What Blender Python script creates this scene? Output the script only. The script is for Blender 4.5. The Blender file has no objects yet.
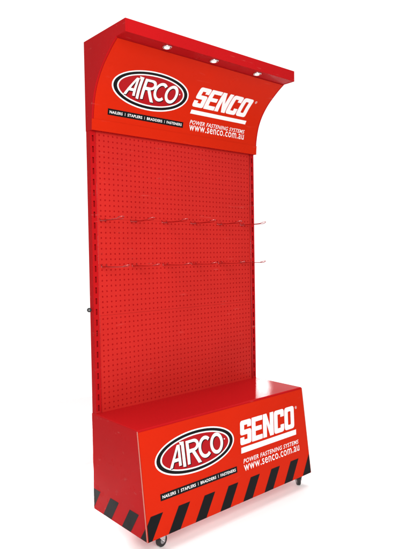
import bpy, bmesh, math, random
from mathutils import Matrix, Vector
random.seed(4)
scene = bpy.context.scene
COL = scene.collection
DZ = -0.078                       # floor sits at z = 0
W = 0.93
HT, HH, HB, Z0 = 2.0195+DZ, 1.6677+DZ, 0.5366+DZ, 0.1394+DZ
D1, D2, DC = 0.3233, 0.3759, 0.298
LIP = 1.9713+DZ

# ------------------------------------------------------------------ materials
def mat(name, rgb, rough=0.4, spec=0.5, metal=0.0, bump=0.0, bscale=300, var=0.0, coat=0.0, emit=None, estr=0, ior=1.5, scuff=.0):
    m = bpy.data.materials.new(name); m.use_nodes = True
    nt = m.node_tree; b = nt.nodes['Principled BSDF']
    b.inputs['Base Color'].default_value = (*rgb, 1)
    b.inputs['Roughness'].default_value = rough
    b.inputs['Specular IOR Level'].default_value = spec
    b.inputs['IOR'].default_value = ior
    b.inputs['Metallic'].default_value = metal
    b.inputs['Coat Weight'].default_value = coat
    b.inputs['Coat Roughness'].default_value = 0.06
    tc = nt.nodes.new('ShaderNodeTexCoord')
    if var > 0:
        n = nt.nodes.new('ShaderNodeTexNoise'); n.inputs['Scale'].default_value = 3.5; n.inputs['Detail'].default_value = 6
        nt.links.new(tc.outputs['Object'], n.inputs['Vector'])
        mx = nt.nodes.new('ShaderNodeMix'); mx.data_type = 'RGBA'
        mx.inputs[6].default_value = (*[c*(1-var) for c in rgb], 1)
        mx.inputs[7].default_value = (*[min(1, c*(1+var)) for c in rgb], 1)
        nt.links.new(n.outputs['Fac'], mx.inputs[0])
        # thin handling scuffs: a sparse, stretched noise shows the paint rubbed paler
        mp = nt.nodes.new('ShaderNodeMapping'); mp.inputs['Scale'].default_value = (9, 30, 70); mp.inputs['Rotation'].default_value = (.5, .3, .9)
        sc = nt.nodes.new('ShaderNodeTexNoise'); sc.inputs['Scale'].default_value = 1.0; sc.inputs['Detail'].default_value = 5
        nt.links.new(tc.outputs['Object'], mp.inputs['Vector']); nt.links.new(mp.outputs['Vector'], sc.inputs['Vector'])
        th = nt.nodes.new('ShaderNodeMapRange'); th.inputs['From Min'].default_value = .66; th.inputs['From Max'].default_value = .80
        th.inputs['To Max'].default_value = scuff
        nt.links.new(sc.outputs['Fac'], th.inputs['Value'])
        m2 = nt.nodes.new('ShaderNodeMix'); m2.data_type = 'RGBA'; m2.inputs[7].default_value = (.55, .22, .19, 1)
        nt.links.new(th.outputs['Result'], m2.inputs[0]); nt.links.new(mx.outputs[2], m2.inputs[6]); nt.links.new(m2.outputs[2], b.inputs['Base Color'])
        # uneven gloss: wiped, slightly dusty paint
        n2 = nt.nodes.new('ShaderNodeTexNoise'); n2.inputs['Scale'].default_value = 9; n2.inputs['Detail'].default_value = 8
        n2.inputs['Roughness'].default_value = 0.7
        nt.links.new(tc.outputs['Object'], n2.inputs['Vector'])
        mr = nt.nodes.new('ShaderNodeMapRange')
        mr.inputs['From Min'].default_value = 0.3; mr.inputs['From Max'].default_value = 0.75
        mr.inputs['To Min'].default_value = rough*0.75; mr.inputs['To Max'].default_value = rough*1.45
        nt.links.new(n2.outputs['Fac'], mr.inputs['Value']); nt.links.new(mr.outputs['Result'], b.inputs['Roughness'])
    if bump > 0:
        n = nt.nodes.new('ShaderNodeTexNoise'); n.inputs['Scale'].default_value = bscale; n.inputs['Detail'].default_value = 3
        nt.links.new(tc.outputs['Object'], n.inputs['Vector'])
        # large, faint waviness of sheet metal on top of the fine grain
        w = nt.nodes.new('ShaderNodeTexNoise'); w.inputs['Scale'].default_value = 4.0; w.inputs['Detail'].default_value = 1
        nt.links.new(tc.outputs['Object'], w.inputs['Vector'])
        ad = nt.nodes.new('ShaderNodeMath'); ad.operation = 'MULTIPLY_ADD'; ad.inputs[1].default_value = 12.0
        nt.links.new(w.outputs['Fac'], ad.inputs[0]); nt.links.new(n.outputs['Fac'], ad.inputs[2])
        bp = nt.nodes.new('ShaderNodeBump'); bp.inputs['Strength'].default_value = bump; bp.inputs['Distance'].default_value = 0.0004
        nt.links.new(ad.outputs[0], bp.inputs['Height']); nt.links.new(bp.outputs['Normal'], b.inputs['Normal'])
    if emit:
        b.inputs['Emission Color'].default_value = (*emit, 1); b.inputs['Emission Strength'].default_value = estr
    return m

M_PAINT = mat('red_powder_coat', (0.42, 0.007, 0.009), 0.30, 0.5, ior=1.09, bump=0.8, var=0.12, scuff=.35)
M_TOP   = mat('red_gloss_enamel', (0.46, 0.009, 0.011), 0.07, 0.5, ior=1.075, bump=0.35, var=0.04)
M_PEG   = mat('hazed_red_pegboard', (0.51, 0.020, 0.016), 0.36, 0.5, ior=1.15, bump=0.8, var=0.14, scuff=.15)  # lighter, pinker base colour than the powder coat, standing in for matte haze
M_VINYL = mat('orange_red_vinyl', (0.54, 0.018, 0.004), 0.32, 0.5, ior=1.10, bump=0.5, var=0.07, scuff=.12)
M_WHITE = mat('white_vinyl', (0.82, 0.82, 0.82), 0.4, 0.3, var=0.02)
M_BLACK = mat('black_vinyl', (0.007, 0.007, 0.008), 0.38, 0.5, ior=1.16, var=0.1)
M_CRIM  = mat('crimson_vinyl', (0.36, 0.008, 0.012), 0.34, 0.5, ior=1.16, var=0.04)
M_MAROON= mat('maroon_vinyl', (0.025, 0.003, 0.006), 0.34, 0.5, ior=1.16, var=0.04)
M_CHROME= mat('chrome_wire', (0.62, 0.60, 0.61), 0.16, 0.5, metal=1.0)
M_WIRE = mat('red_tinted_chrome', (0.60, 0.17, 0.17), 0.3, 0.5, metal=1.0)  # chrome wire, with the red panel's reflection put into its colour
M_STEEL = mat('zinc_plated_steel', (0.55, 0.55, 0.56), 0.3, 0.5, metal=1.0, bump=0.2)
M_BEAD  = mat('red_gloss_edge', (0.42, 0.02, 0.02), 0.12, 0.6)
M_EDGE  = mat('pale_edge', (0.50, 0.16, 0.12), 0.4, 0.3, var=0.3)
M_RUBBER= mat('black_rubber', (0.02, 0.02, 0.02), 0.6, 0.4)
M_GREY  = mat('grey_plastic', (0.25, 0.25, 0.26), 0.5, 0.4)
M_LENS  = mat('lit_halogen_lens', (0.9, 0.9, 0.88), 0.2, 0.5, emit=(1, 0.96, 0.88), estr=1.1)
M_FLOOR = mat('white_studio_floor', (0.94, 0.94, 0.94), 0.8, 0.1)

# ------------------------------------------------------------------ helpers
def link(name, bm, mats, parent=None, bevel=0, seg=2, smooth=False):
    me = bpy.data.meshes.new(name)
    bmesh.ops.recalc_face_normals(bm, faces=bm.faces) if not bm.faces else None
    bm.to_mesh(me); bm.free()
    o = bpy.data.objects.new(name, me); COL.objects.link(o)
    for m in (mats if isinstance(mats, (list, tuple)) else [mats]): me.materials.append(m)
    if parent: o.parent = parent
    if bevel:
        md = o.modifiers.new('bevel', 'BEVEL'); md.width = bevel; md.segments = seg; md.limit_method = 'ANGLE'
        md.angle_limit = math.radians(28); md.harden_normals = True
        for p in me.polygons: p.use_smooth = True
    if smooth:
        for p in me.polygons: p.use_smooth = True
    return o

def box(bm, a, b, mi=0):
    x0, y0, z0 = a; x1, y1, z1 = b
    v = [bm.verts.new(p) for p in ((x0,y0,z0),(x1,y0,z0),(x1,y1,z0),(x0,y1,z0),(x0,y0,z1),(x1,y0,z1),(x1,y1,z1),(x0,y1,z1))]
    for f in ((0,3,2,1),(4,5,6,7),(0,1,5,4),(1,2,6,5),(2,3,7,6),(3,0,4,7)):
        bm.faces.new([v[i] for i in f]).material_index = mi

def prism_yz(bm, prof, x0, x1):
    a = [bm.verts.new((x0, y, z)) for y, z in prof]; b = [bm.verts.new((x1, y, z)) for y, z in prof]
    n = len(prof)
    bm.faces.new(a); bm.faces.new(list(reversed(b)))
    for i in range(n):
        j = (i+1) % n; bm.faces.new((a[j], a[i], b[i], b[j]))
    bmesh.ops.recalc_face_normals(bm, faces=bm.faces)

def cyl(bm, c, axis, r, h, n=24, r2=None, mi=0):
    q = Vector(axis).normalized().to_track_quat('Z', 'Y').to_matrix().to_4x4()
    res = bmesh.ops.create_cone(bm, cap_ends=True, segments=n, radius1=r, radius2=r if r2 is None else r2, depth=h, matrix=Matrix.Translation(c) @ q)
    fs = {f for v in res['verts'] for f in v.link_faces}
    for f in fs: f.material_index = mi

def ring(bm, c, axis, R, r, n=28, k=10, mi=0):
    q = Matrix.Translation(c) @ Vector(axis).normalized().to_track_quat('Z', 'Y').to_matrix().to_4x4()
    vs = [[bm.verts.new(q @ Vector(((R+r*math.cos(b))*math.cos(a), (R+r*math.cos(b))*math.sin(a), r*math.sin(b))))
           for b in [2*math.pi*j/k for j in range(k)]] for a in [2*math.pi*i/n for i in range(n)]]
    for i in range(n):
        for j in range(k):
            f = bm.faces.new((vs[i][j], vs[(i+1)%n][j], vs[(i+1)%n][(j+1)%k], vs[i][(j+1)%k])); f.material_index = mi

def tube(bm, pts, r, k=8, closed=False):
    pts = [Vector(p) for p in pts]; n = len(pts); rings = []
    up = None
    for i, p in enumerate(pts):
        if closed: t = pts[(i+1)%n]-pts[i-1]
        else: t = pts[min(i+1, n-1)]-pts[max(i-1, 0)]
        t.normalize()
        if up is None:
            up = Vector((0,0,1)) if abs(t.z) < .9 else Vector((1,0,0))
        a = (up - t*up.dot(t)).normalized(); up = a; b = t.cross(a)
        rings.append([bm.verts.new(p + r*(a*math.cos(2*math.pi*j/k)+b*math.sin(2*math.pi*j/k))) for j in range(k)])
    for i in range(n if closed else n-1):
        A, B = rings[i], rings[(i+1)%n]
        for j in range(k): bm.faces.new((A[j], A[(j+1)%k], B[(j+1)%k], B[j]))
    if not closed:
        bm.faces.new(list(reversed(rings[0]))); bm.faces.new(rings[-1])

# ------------------------------------------------------------------ flat artwork (u right, v up, metres) laid on a sheet
def rounded(poly, r, keep=()):
    """round the convex corners of a ccw polygon"""
    out = []; n = len(poly)
    for i in range(n):
        a, p, b = Vector(poly[i-1]), Vector(poly[i]), Vector(poly[(i+1)%n])
        d1, d2 = (a-p), (b-p); cr = d1.x*d2.y-d1.y*d2.x
        rr = min(r, d1.length*.49, d2.length*.49)
        if i in keep or cr > -1e-12: 
            out.append(tuple(p)); continue
        s, e = p+d1.normalized()*rr, p+d2.normalized()*rr
        for k in range(5):
            t = k/4; out.append(tuple(s*(1-t)**2+p*2*t*(1-t)+e*t*t))
    return out

def fill(loops):
    """2D loops (outer + holes) -> list of (verts, faces)"""
    cu = bpy.data.curves.new('art', 'CURVE'); cu.dimensions = '2D'; cu.fill_mode = 'BOTH'
    for l in loops:
        s = cu.splines.new('POLY'); s.points.add(len(l)-1); s.use_cyclic_u = True
        for q, (x, y) in zip(s.points, l): q.co = (x, y, 0, 1)
    return bake(cu)

def bake(cu):
    o = bpy.data.objects.new('art', cu); COL.objects.link(o)
    dg = bpy.context.evaluated_depsgraph_get(); dg.update()
    me = bpy.data.meshes.new_from_object(o.evaluated_get(dg))
    vs = [(v.co.x, v.co.y) for v in me.vertices]; fs = [tuple(p.vertices) for p in me.polygons]
    bpy.data.objects.remove(o); bpy.data.meshes.remove(me); bpy.data.curves.remove(cu)
    return vs, fs

def text(s, box_, bold=0.0, shear=0.0):
    """text stretched into box (u0,v0,u1,v1)"""
    cu = bpy.data.curves.new('txt', 'FONT'); cu.body = s; cu.size = 1; cu.fill_mode = 'FRONT'; cu.offset = bold
    cu.resolution_u = 3; cu.space_character = 1.08; cu.shear = shear
    vs, fs = bake(cu)
    xs = [v[0] for v in vs]; ys = [v[1] for v in vs]
    x0, x1, y0, y1 = min(xs), max(xs), min(ys), max(ys)
    a, b, c, d = box_
    return [(a+(x-x0)/(x1-x0)*(c-a), b+(y-y0)/(y1-y0)*(d-b)) for x, y in vs], fs

class Art:
    def __init__(s): s.items = []
    def add(s, shape, mi, lift): s.items.append((shape, mi, lift)); return s
    def build(s, name, place, mats, parent, cuts):
        bm = bmesh.new()
        for (vs, fs), mi, lift in s.items:
            b2 = bmesh.new()
            V = [b2.verts.new((x, y, 0)) for x, y in vs]
            for f in fs:
                try: b2.faces.new([V[i] for i in f])
                except ValueError: pass
            for c in cuts:
                bmesh.ops.bisect_plane(b2, geom=b2.verts[:]+b2.edges[:]+b2.faces[:], plane_co=(0, c, 0), plane_no=(0, 1, 0), dist=1e-7)
            m = {}
            for v in b2.verts: m[v] = bm.verts.new(place(v.co.x, v.co.y, lift))
            for f in b2.faces:
                g = bm.faces.new([m[v] for v in f.verts]); g.material_index = mi
                if f.normal.z < 0: g.normal_flip()
            b2.free()
        return link(name, bm, mats, parent)

def ellipse(cx, cy, a, b, n=72):
    return [(cx+a*math.cos(2*math.pi*i/n), cy+b*math.sin(2*math.pi*i/n)) for i in range(n)]

def wordmark_shapes(u0, v0, u1, v1):
    t, w, b = .25, .70, .195
    S = rounded([(0,0),(w,0),(w,.6),(t,.6),(t,.8),(w-t,.8),(w-t,.69),(w,.69),(w,1),(0,1),(0,.4),(w-t,.4),(w-t,.2),(t,.2),(t,.31),(0,.31)], .12, keep=(5,6,7,13,14,15))
    E = rounded([(0,0),(w,0),(w,.2),(t,.2),(t,.405),(w*.93,.405),(w*.93,.595),(t,.595),(t,.8),(w,.8),(w,1),(0,1)], .03)
    N = [(0,0),(t,0),(t,.56),(w-t+.02,0),(w+.02,0),(w+.02,1),(w-t+.02,1),(w-t+.02,.44),(t,1),(0,1)]
    C = rounded([(0,0),(w,0),(w,.33),(w-t,.33),(w-t,.2),(t,.2),(t,.8),(w-t,.8),(w-t,.67),(w,.67),(w,1),(0,1)], .14, keep=(2,3,4,7,8,9))
    O = rounded([(0,0),(w,0),(w,1),(0,1)], .15); Oh = rounded([(t,.2),(w-t,.2),(w-t,.8),(t,.8)], .05)
    adv = [0, .735, 1.475, 2.235, 2.975]; tot = adv[-1]+w; sh = .12
    k = (u1-u0)/(tot+sh*.6); h = v1-v0
    out = []
    for L, a in zip(([S],[E],[N],[C],[O, Oh]), adv):
        out.append(fill([[(u0+(x+a+sh*(y-.2))*k, v0+y*h) for x, y in l] for l in L]))
    return out

def oval_letters():
    """five letters on a 280 x 92 field"""
    def arcC(cx, cy, a, b, t, g0, g1, n=26):
        o = [(cx+a*math.cos(math.radians(g0+(g1-g0)*i/n)), cy+b*math.sin(math.radians(g0+(g1-g0)*i/n))) for i in range(n+1)]
        i_ = [(cx+(a-t)*math.cos(math.radians(g1+(g0-g1)*i/n)), cy+(b-t)*math.sin(math.radians(g1+(g0-g1)*i/n))) for i in range(n+1)]
        return o+i_
    A = [[(2,6),(16,6),(25,25),(47,25),(47,6),(60,6),(58,86),(44,86)], [(31,37),(47,37),(47.5,72)]]
    I = [[(67,-2),(81,-4),(79,93),(56,95),(62,82),(65,82)]]
    bowl_o = [(128+26*math.cos(math.radians(a)), 68+23*math.sin(math.radians(a))) for a in range(90, -91, -15)]
    bowl_i = [(124+16.5*math.cos(math.radians(a)), 68+12*math.sin(math.radians(a))) for a in range(90, -91, -15)]
    R = [[(90,0),(103,0),(104,42),(116,42),(144,-6),(161,-6),(131,45)]+list(reversed(bowl_o))[1:]+[(88,91)], [(103.5,56)]+list(reversed(bowl_i))+[(102.5,80)]]
    C = [arcC(186, 47, 36, 43, 13.5, 46, 314)]
    O = [ellipse(247, 47, 35, 42, 40), ellipse(247, 47, 21, 28, 40)]
    return [A, I, R, C, O]

def oval_art(cu_, cv, a, b):
    art = Art()
    art.add(fill([ellipse(cu_, cv, a, b), ellipse(cu_, cv, a*.965, b*.93)]), 0, .0006)
    art.add(fill([ellipse(cu_, cv, a*.965, b*.93), ellipse(cu_, cv, a*.875, b*.80)]), 1, .0006)
    art.add(fill([ellipse(cu_, cv, a*.875, b*.80), ellipse(cu_, cv, a*.84, b*.735)]), 0, .0006)
    art.add(fill([ellipse(cu_, cv, a*.84, b*.735)]), 2, .0006)
    k = a*1.36/278
    kv = k*1.0
    for L in oval_letters():
        def T(dx, dy): return [[(cu_-a*.69+(x+dx)*k, cv+(y-44+dy)*kv) for x, y in l] for l in L]
        art.add(fill(T(4.2, -4.0)), 3, .0010)
        art.add(fill(T(0, 0)), 0, .0014)
    art.add(fill([ellipse(cu_+a*.735, cv+b*.12, a*.014, a*.014, 12)]), 0, .0010)
    return art

def strip_art(u0, v0, u1, v1):
    art = Art(); art.add(fill([[(u0,v0),(u1,v0),(u1,v1),(u0,v1)]]), 0, .0006)
    words = ['NAILERS', 'STAPLERS', 'BRADDERS', 'FASTENERS']; h = v1-v0; w = u1-u0
    spans = [(.022,.180),(.242,.430),(.492,.700),(.762,.978)]
    for s, (a, b) in zip(words, spans):
        art.add(text(s, (u0+a*w, v0+.27*h, u0+b*w, v0+.73*h), .02), 1, .0011)
    for c in (.211, .461, .731):
        art.add(fill([[(u0+c*w-.0008,v0+.26*h),(u0+c*w+.0008,v0+.26*h),(u0+c*w+.0008,v0+.74*h),(u0+c*w-.0008,v0+.74*h)]]), 1, .0011)
    return art

def lettering(place, parent, cuts, oval, strip, word, bar, pw, web, reg):
    o = oval_art(*oval).build('oval_logo', place, [M_WHITE, M_BLACK, M_CRIM, M_MAROON], parent, cuts)
    strip_art(*strip).build('tagline_strip', place, [M_BLACK, M_WHITE], parent, cuts)
    a = Art()
    for s in wordmark_shapes(*word): a.add(s, 0, .0006)
    u0, v0, u1, v1 = bar
    a.add(fill([[(u0,v0),(u1,v0),(u1+.003,v1),(u0+.003,v1)]]), 0, .0006)
    ru, rv = reg
    a.add(fill([ellipse(ru, rv, .0062, .0062, 24), ellipse(ru, rv, .0050, .0050, 24)]), 0, .0006)
    a.add(text('R', (ru-.0022, rv-.003, ru+.0026, rv+.003), .02), 0, .0006)
    a.build('wordmark_logo', place, [M_WHITE], parent, cuts)
    Art().add(text('POWER FASTENING SYSTEMS', pw, .01, .25), 0, .0006).build('slogan_lettering', place, [M_WHITE], parent, cuts)
    Art().add(text('www.senco.com.au', web, .004), 0, .0006).build('web_address_lettering', place, [M_WHITE], parent, cuts)

# ------------------------------------------------------------------ the stand
stand = bpy.data.objects.new('display_stand', None); COL.objects.link(stand)
stand['label'] = 'tall red metal retail display stand with pegboard back, curved sign header and hazard striped base'
stand['category'] = 'display stand'

# uprights: slotted channels
def upright(x0):
    x1 = x0+.025; bm = bmesh.new(); yf, yb = -.030, 0.0; t = .0016
    zb, zt = HB-.03, HT-.004
    box(bm, (x0, yf+t, zb), (x0+t, yb, zt)); box(bm, (x1-t, yf+t, zb), (x1, yb, zt)); box(bm, (x0+t, yb-t, zb), (x1-t, yb, zt))
    sx0, sx1 = x0+.0085, x0+.0155
    # front web with slots
    box(bm, (x0, yf, zb), (sx0, yf+t, zt)); box(bm, (sx1, yf, zb), (x1, yf+t, zt))
    z = HB+.010; prev = zb
    while z+.024 < HH-.01:
        box(bm, (sx0, yf, prev), (sx1, yf+t, z)); prev = z+.024; z += .0432
    box(bm, (sx0, yf, prev), (sx1, yf+t, zt))
    box(bm, (x0+.003, yf+.0110, zb+.002), (x1-.003, yf+.0120, zt-.002))      # added liner behind the slots; its depth sets how dark they look
    o = link('upright', bm, M_PAINT, stand)
    return o
upright(0); upright(W-.025)
# rolled outer corner on each upright catches the light
for x in (0.0255, W-.0255):
    bm = bmesh.new(); cyl(bm, (x, -.0285, (HB+HH)/2+.01), (0,0,1), .0017, HH-HB+.02, 12)
    link('edge_bead', bm, M_BEAD, stand, smooth=True)

# pegboard sheets with real holes
def pegboard(z0, z1, rows):
    bm = bmesh.new(); x0, x1 = .0275, W-.0275; yf = -.026; px = .02108; pz = .0216; n = 8; r = .0038; dep = .0012
    cols = 41; cx0 = W/2-px*(cols-1)/2; zc0 = (z0+z1)/2-pz*(rows-1)/2
    for c in range(cols):
        for q in range(rows):
            cx, cz = cx0+c*px, zc0+q*pz
            hx, hz = px/2, pz/2
            out = [(hx,0),(hx,hz),(0,hz),(-hx,hz),(-hx,0),(-hx,-hz),(0,-hz),(hx,-hz)]
            ang = [i*math.pi/4 for i in range(8)]
            O_ = [bm.verts.new((cx+a, yf, cz+b)) for a, b in out]
            I_ = [bm.verts.new((cx+r*math.cos(a), yf, cz+r*math.sin(a))) for a in ang]
            B_ = [bm.verts.new((cx+r*math.cos(a), yf+dep, cz+r*math.sin(a))) for a in ang]
            for i in range(8):
                j = (i+1) % 8
                bm.faces.new((O_[i], I_[i], I_[j], O_[j])); bm.faces.new((I_[i], B_[i], B_[j], I_[j]))
    ex0, ex1 = cx0-px/2, cx0+px*(cols-.5); ez0, ez1 = zc0-pz/2, zc0+pz*(rows-.5)
    def quad(a, b, c, d): bm.faces.new([bm.verts.new((x, y, z)) for x, y, z in (a, b, c, d)])
    for (a, b, c, d) in ((x0, z0, ex0, z1), (ex1, z0, x1, z1), (ex0, z0, ex1, ez0), (ex0, ez1, ex1, z1)):
        quad((a, yf, b), (c, yf, b), (c, yf, d), (a, yf, d))
    # folded edges
    quad((x0, yf, z1), (x1, yf, z1), (x1, yf+.002, z1), (x0, yf+.002, z1)); quad((x0, yf+.002, z0), (x1, yf+.002, z0), (x1, yf, z0), (x0, yf, z0))
    bmesh.ops.remove_doubles(bm, verts=bm.verts, dist=1e-6)
    for f in bm.faces:
        if abs(f.normal.y) > .9 and f.normal.y > 0: f.normal_flip()
    link('pegboard_panel', bm, M_PEG, stand)
S1, S2 = .930+DZ, 1.320+DZ
pegboard(HB-.002, S1-.0003, 18); pegboard(S1+.0003, S2-.0003, 18); pegboard(S2+.0003, 1.71+DZ, 18)
bm = bmesh.new(); box(bm, (.0255, -.0238, HB-.02), (W-.0255, -.0200, HT-.01)); link('back_sheet', bm, M_PAINT, stand)

# base cabinet
E_ = .0033
bm = bmesh.new(); prism_yz(bm, [(.002, Z0), (-D2, Z0), (-D1, HB), (.002, HB)], -E_, W+E_)
for f in bm.faces: f.material_index = 1 if f.normal.z > .9 else 0
cab = link('base_cabinet', bm, [M_PAINT, M_TOP], stand, bevel=.0045, seg=3)

fv = Vector((0, D2-D1, HB-Z0)); FH = fv.length; fv.normalize(); fn = Vector((0, -fv.z, fv.y))
def on_front(u, v, l): return Vector((u, -D2, Z0)) + fv*v + fn*l
bm = bmesh.new()
c = [on_front(u, v, l) for l in (-.0005, .0012) for u, v in ((.0005, .003), (W-.0005, .003), (W-.0005, FH-.008), (.0005, FH-.008))]
V = [bm.verts.new(p) for p in c]
for f in ((4,5,6,7),(0,1,5,4),(1,2,6,5),(2,3,7,6),(3,0,4,7)): bm.faces.new([V[i] for i in f])
gp = link('graphic_panel', bm, M_VINYL, cab)
# pale strips down the corners of the folded front
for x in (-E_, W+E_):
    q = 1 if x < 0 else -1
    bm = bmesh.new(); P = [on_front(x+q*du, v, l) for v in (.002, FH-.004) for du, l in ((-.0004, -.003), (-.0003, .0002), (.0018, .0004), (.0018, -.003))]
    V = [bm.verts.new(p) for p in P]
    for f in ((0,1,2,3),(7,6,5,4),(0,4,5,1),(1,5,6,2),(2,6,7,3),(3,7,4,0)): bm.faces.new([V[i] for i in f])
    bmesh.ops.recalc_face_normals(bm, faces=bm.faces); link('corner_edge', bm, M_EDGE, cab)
place = lambda u, v, l: on_front(u, v, l+.0012)
# keep the lettering a level under the cabinet
lettering(place, cab, [], (.262, .268, .203, .0815), (.070, .128, .465, .153), (.500, .229, .857, .328),
          (.498, .196, .855, .219), (.505, .153, .866, .171), (.505, .121, .866, .146), (.873, .316))

def clip(poly, umin, umax):
    def half(P, k, s):
        out = []
        for i in range(len(P)):
            a, b = P[i-1], P[i]; ia, ib = s*(a[0]-k) >= 0, s*(b[0]-k) >= 0
            if ia != ib:
                t = (k-a[0])/(b[0]-a[0]); out.append((k, a[1]+t*(b[1]-a[1])))
            if ib: out.append(b)
        return out
    P = half(poly, umin, 1)
    return half(P, umax, -1) if P else P
art = Art()
for i in range(-1, 8):
    x = .091+.1297*i
    P = clip([(x, .003), (x+.056, .003), (x+.056+.058, .088), (x+.058, .088)], .0008, W-.0008)
    if len(P) > 2: art.add(fill([P]), 0, .0006)
art.build('hazard_stripes', place, [M_BLACK], cab, [])
# side stripes, both sides
for side in (0, 1):
    art = Art()
    def sp(u, v, l, side=side):      # u runs forward from the back edge
        return Vector((-E_-l if side == 0 else W+E_+l, -u, Z0+v))
    for k in range(-1, 4):
        x = -.060+.1345*(k+.0)
        edge = lambda v: D2-(D2-D1)*v/(HB-Z0)-.005
        P = clip([(x, .004), (x+.060, .004), (x+.116, .088), (x+.056, .088)], .002, .362)
        if k == 3: x = .333; t = (edge(.004)-x)/(.056+.1326*.084); P = [(x, .004), (edge(.004), .004), (x+.056*t, .004+.084*t)]
        if len(P) > 2: art.add(fill([P]), 0, .0006)
    o = art.build('hazard_stripes', sp, [M_BLACK], cab, [])
    if side == 1:
        for p in o.data.polygons: p.flip()

# casters
def caster(x, y, ang):
    bm = bmesh.new(); cyl(bm, (x, y, Z0-.0035), (0,0,1), .017, .007, 24)
    box(bm, (x-.024, y-.018, Z0-.0022), (x+.024, y+.018, Z0-.0004))
    c = link('caster', bm, M_STEEL, stand, bevel=.0006)
    d = Vector((math.cos(ang), math.sin(ang), 0)); s = Vector((-d.y, d.x, 0)); wc = Vector((x, y, .0235)) + d*.016
    bm = bmesh.new()
    for q in (-1, 1):
        prof = [(-.030, .0305), (-.004, .0315), (.010, .017), (.008, .003), (-.006, .001), (-.017, .014)]
        lo = [wc + d*a + Vector((0,0,b)) + s*q*.0115 for a, b in prof]; hi = [p+s*q*.0018 for p in lo]
        A = [bm.verts.new(p) for p in lo]; B = [bm.verts.new(p) for p in hi]
        bm.faces.new(A); bm.faces.new(B)
        for i in range(6): bm.faces.new((A[i-1], A[i], B[i], B[i-1]))
    top = [wc + d*a + Vector((0,0,b)) + s*q for a, b, q in ((-.030,.0305,-.0133),(-.030,.0305,.0133),(-.004,.0315,.0133),(-.004,.0315,-.0133))]
    T = [bm.verts.new(p) for p in top]; U = [bm.verts.new(p+Vector((0,0,.0018))) for p in top]
    bm.faces.new(T); bm.faces.new(U)
    for i in range(4): bm.faces.new((T[i-1], T[i], U[i], U[i-1]))
    cyl(bm, wc, s, .0042, .032, 12)
    bmesh.ops.recalc_face_normals(bm, faces=bm.faces)
    link('fork', bm, M_STEEL, c, bevel=.0007)
    bm = bmesh.new(); cyl(bm, wc, s, .0235, .017, 40, mi=0); cyl(bm, wc, s, .013, .0195, 24, mi=1)
    link('wheel', bm, [M_RUBBER, M_GREY], c, bevel=.0025)
caster(.078, -.330, math.radians(10)); caster(.889, -.338, math.radians(52)); caster(.19, -.10, math.radians(100)); caster(.88, -.055, math.radians(70))

# header: closed hull with concave fascia, side plates, canopy lip
prof = [(-.046,1.6677),(-.0485,1.700),(-.0525,1.735),(-.0595,1.770),(-.070,1.804),(-.0865,1.838),(-.109,1.870),(-.137,1.900),(-.170,1.927),(-.203,1.951),(-.236,1.9713)]
# smooth with catmull-rom
def cr(P, k=4):
    out = []
    for i in range(len(P)-1):
        p0, p1, p2, p3 = P[max(i-1,0)], P[i], P[i+1], P[min(i+2,len(P)-1)]
        for j in range(k):
            t = j/k
            out.append(tuple(.5*((2*p1[a])+(-p0[a]+p2[a])*t+(2*p0[a]-5*p1[a]+4*p2[a]-p3[a])*t*t+(-p0[a]+3*p1[a]-3*p2[a]+p3[a])*t**3) for a in (0,1)))
    return out+[P[-1]]
cv = [(y, z+DZ) for y, z in cr(prof)]
hull = cv+[(-DC, LIP), (-DC, HT), (.001, HT), (.001, HH)]
bm = bmesh.new()
inner = [(y+.0022, z+.0012) for y, z in cv]+[(-DC+.004, LIP+.0012), (-DC+.004, HT-.001), (0, HT-.001), (0, HH+.0012)]
prism_yz(bm, inner, .006, W-.006)
header = link('sign_header', bm, M_PAINT, stand)
for a, b in ((-.0015, .006), (W-.006, W+.0015)):
    bm = bmesh.new(); prism_yz(bm, hull, a, b); link('side_plate', bm, M_PAINT, header, bevel=.0012)
bm = bmesh.new(); box(bm, (.006, -DC, LIP), (W-.006, -DC+.003, HT)); link('canopy_lip', bm, M_PAINT, header, bevel=.001)

SL = [0]
for i in range(1, len(cv)): SL.append(SL[-1]+math.dist(cv[i-1], cv[i]))
def on_curve(u, v, l):
    i = 0
    while i < len(SL)-2 and SL[i+1] < v: i += 1
    t = (v-SL[i])/(SL[i+1]-SL[i]); a, b = cv[i], cv[i+1]
    def nrm(k):
        p, q = cv[max(k-1,0)], cv[min(k+1,len(cv)-1)]; d = Vector((q[0]-p[0], q[1]-p[1])).normalized(); return Vector((-d.y, d.x))
    n = (nrm(i)*(1-t)+nrm(i+1)*t).normalized()
    y, z = a[0]+t*(b[0]-a[0]), a[1]+t*(b[1]-a[1])
    return Vector((u, y+n.x*l, z+n.y*l))
# fascia sheet follows the curve
STOP = SL[-1]-.004
bm = bmesh.new(); rows = [0.002]+[s for s in SL if .006 < s < STOP-.003]+[STOP]
L0 = .0
vl = [[bm.verts.new(on_curve(u, s, L0+.0003)) for u in (.0065, W-.0065)] for s in rows]
for i in range(len(rows)-1): bm.faces.new((vl[i][0], vl[i][1], vl[i+1][1], vl[i+1][0]))
bb = [bm.verts.new(on_curve(u, rows[0], -.002)) for u in (.0065, W-.0065)]; bm.faces.new((bb[0], bb[1], vl[0][1], vl[0][0]))
link('fascia_panel', bm, M_VINYL, header, smooth=True)
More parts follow.
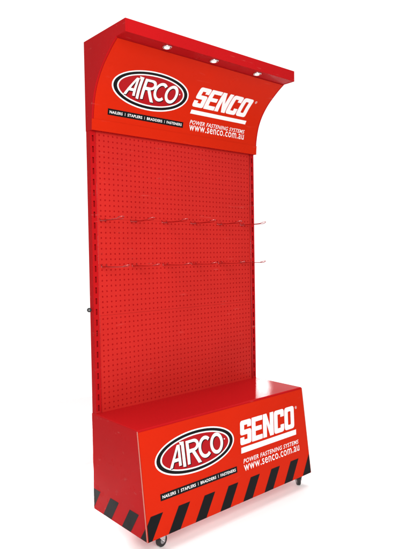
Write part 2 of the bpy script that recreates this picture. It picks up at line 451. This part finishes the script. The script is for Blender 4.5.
# folded strip along the foot of the fascia
bm = bmesh.new(); r2 = [-.0]+[s for s in SL if .002 < s < .04]+[.043]
A = [[bm.verts.new(on_curve(u, s, .0022)) for u in (-.0018, W+.0018)] for s in r2]
B = [[bm.verts.new(on_curve(u, s, .0006)) for u in (-.0018, W+.0018)] for s in r2]
for i in range(len(r2)-1):
    bm.faces.new((A[i][0], A[i][1], A[i+1][1], A[i+1][0]))
    for k in (0, 1): bm.faces.new((A[i][k], A[i+1][k], B[i+1][k], B[i][k]))
bm.faces.new((A[0][0], B[0][0], B[0][1], A[0][1])); bm.faces.new((A[-1][0], A[-1][1], B[-1][1], B[-1][0]))
bmesh.ops.recalc_face_normals(bm, faces=bm.faces)
link('lower_trim', bm, M_VINYL, header)

cuts = [s for s in SL[1:-1]]
place_h = lambda u, v, l: on_curve(u, v, l+.0003)
lettering(place_h, header, cuts, (.2575, .1955, .1925, .082), (.068, .068, .454, .0925), (.485, .168, .825, .261),
          (.484, .136, .832, .1535), (.490, .091, .837, .109), (.490, .063, .837, .0875), (.845, .251))

for x, y in ((.207, -.268), (.451, -.268), (.712, -.266)):
    bm = bmesh.new(); zz = LIP+.0012
    ring(bm, (x, y, zz-.001), (0,0,1), .0165, .0034, mi=0)
    cyl(bm, (x, y, zz-.0006), (0,0,1), .015, .0012, 24, mi=0)
    cyl(bm, (x, y, zz-.0035), (0,0,1), .0085, .006, 20, r2=.011, mi=1)
    o = link('downlight', bm, [M_CHROME, M_LENS], header, smooth=True)

# small black ring fitting behind the left upright
bm = bmesh.new(); ring(bm, (-.0075, -.006, .955+DZ), (-.6, -.8, 0), .0062, .0030, mi=0); cyl(bm, (-.0075, -.006, .955+DZ), (-.6,-.8,0), .0035, .005, 16, mi=1)
cyl(bm, (-.002, -.006, .955+DZ), (1,0,0), .003, .008, 12, mi=0)
link('cable_eyelet', bm, [M_RUBBER, M_GREY], stand, smooth=True)

# wire hooks
def wire_path():
    hw = .0125; L = .165; R = .010
    left = [(-hw, .000, -.004), (-hw, -.003, 0)]
    pts = [(-hw, .006, .009), (-hw, .002, .010), (-hw, -.004, .006), (-hw, -.008, 0.001)]
    n = 10
    for i in range(1, n+1): pts.append((-hw, -.008-(L-.030)*i/n, .001-.0015*math.sin(math.pi*i/n)))
    end = []
    for i in range(9):                       # rounded nose, turned up
        a = math.pi*i/8
        yy = -(L-.020)-.018*math.sin(a); up = .006*(max(0, (-yy-(L-.024)))/.022)**1.2
        end.append((-hw*math.cos(a), yy, .002+up))
    pts += end
    pts += [(-x, y, z) for x, y, z in reversed(pts[:4+n])]
    return pts
names = ['leftmost', 'second from the left', 'third from the left', 'third from the right', 'second from the right', 'rightmost']
proto = None
xs = [.050, .198, .360, .525, .690, .842]
for r, (rz, rn) in enumerate(((1.314+DZ, 'upper'), (1.128+DZ, 'lower'))):
    for i, x in enumerate(xs):
        if proto is None:
            h = bpy.data.objects.new('wire_hook', None); COL.objects.link(h)
            bm = bmesh.new(); tube(bm, wire_path(), .0015, 8); link('prong_loop', bm, M_WIRE, h, smooth=True)
            bm = bmesh.new(); tube(bm, [(-.0145, -.0035, 0), (.0145, -.0035, 0)], .0016, 8); link('crossbar', bm, M_WIRE, h, smooth=True)
            proto = h
        else:
            h = proto.copy(); COL.objects.link(h)
            for ch in list(proto.children):
                c2 = ch.copy(); COL.objects.link(c2); c2.parent = h
        h.location = (x, -.0265, rz); h.rotation_euler = (0, 0, math.radians(random.uniform(-6, 6)))
        h['label'] = f'red-tinted chrome wire loop hook on pegboard, {names[i]} in the {rn} row'
        h['category'] = 'hook'; h['group'] = 'wire hooks in two rows on the pegboard'

# ------------------------------------------------------------------ floor
bm = bmesh.new(); bmesh.ops.create_circle(bm, cap_ends=True, segments=96, radius=2.3, matrix=Matrix.Translation((.5, -.4, 0)))
fl = link('floor', bm, M_FLOOR); fl['kind'] = 'structure'

# ------------------------------------------------------------------ light
wd = bpy.data.worlds.new('World'); scene.world = wd; wd.use_nodes = True
nt = wd.node_tree; bg = nt.nodes['Background']; bg.inputs[1].default_value = 1.12
# added gradient: white behind the stand, dimmed elsewhere to deepen the side reflections
tc = nt.nodes.new('ShaderNodeTexCoord'); sx = nt.nodes.new('ShaderNodeVectorMath'); sx.operation = 'MULTIPLY'; sx.inputs[1].default_value = (1, 1, 0)
nz = nt.nodes.new('ShaderNodeVectorMath'); nz.operation = 'NORMALIZE'
dt = nt.nodes.new('ShaderNodeVectorMath'); dt.operation = 'DOT_PRODUCT'; dt.inputs[1].default_value = (.6614, .75, 0)
mr = nt.nodes.new('ShaderNodeMapRange'); mr.interpolation_type = 'SMOOTHSTEP'
mr.inputs['From Min'].default_value = .15; mr.inputs['From Max'].default_value = .86
mr.inputs['To Min'].default_value = .32; mr.inputs['To Max'].default_value = 1.0
nt.links.new(tc.outputs['Generated'], sx.inputs[0]); nt.links.new(sx.outputs[0], nz.inputs[0]); nt.links.new(nz.outputs[0], dt.inputs[0])
nt.links.new(dt.outputs['Value'], mr.inputs['Value']); nt.links.new(mr.outputs['Result'], bg.inputs['Color'])
def area(name, loc, target, size, energy, col=(1,1,1), sy=None):
    l = bpy.data.lights.new(name, 'AREA'); l.energy = energy; l.color = col; l.size = size
    if sy: l.shape = 'RECTANGLE'; l.size_y = sy
    o = bpy.data.objects.new(name, l); COL.objects.link(o); o.location = loc
    o.rotation_euler = (Vector(target)-Vector(loc)).to_track_quat('-Z', 'Y').to_euler(); return o
area('key_softbox', (-1.2, -2.5, 1.9), (.35, 0, 1.1), 1.3, 70, (1, .98, .95))
area('added_blob_light', (2.62, 1.5, 1.125+DZ), (.8, -.15, .45), .12, 1.0, (1, 1, 1))  # small lamp added to mirror as a white patch on the cabinet top

# ------------------------------------------------------------------ camera
cam = bpy.data.cameras.new('camera'); co = bpy.data.objects.new('camera', cam); COL.objects.link(co); scene.camera = co
yaw, pit, rol = -0.7227505, 0.0373164, -0.0150509
fw0 = Vector((-math.sin(yaw), math.cos(yaw), 0)); rt = Vector((math.cos(yaw), math.sin(yaw), 0)); up0 = Vector((0,0,1))
fw = fw0*math.cos(pit)-up0*math.sin(pit); up = fw0*math.sin(pit)+up0*math.cos(pit)
X = rt*math.cos(rol)+up*math.sin(rol); Y = up*math.cos(rol)-rt*math.sin(rol)
mw = Matrix((X, Y, -fw)).transposed().to_4x4(); mw.translation = (-1.1248864, -1.9881091, 1.1741412+DZ); co.matrix_world = mw
cam.sensor_fit = 'VERTICAL'; cam.sensor_height = 24; cam.lens = 555.620167/549*24; cam.clip_start = .05; cam.clip_end = 500

scene.view_settings.view_transform = 'Standard'; scene.view_settings.look = 'None'
scene.view_settings.exposure = 0.22; scene.view_settings.gamma = 1
scene.render.engine = 'CYCLES'

area('added_overhead_fill', (.6, -.2, 3.7), (.6, -.2, 0), 3.0, 62)  # overhead fill added only to keep the floor white
area('added_gap_fill', (.50, .55, .16), (.45, -.6, -.06), .9, 20, sy=.16)  # hidden fill added to lift the shade on the floor under the base
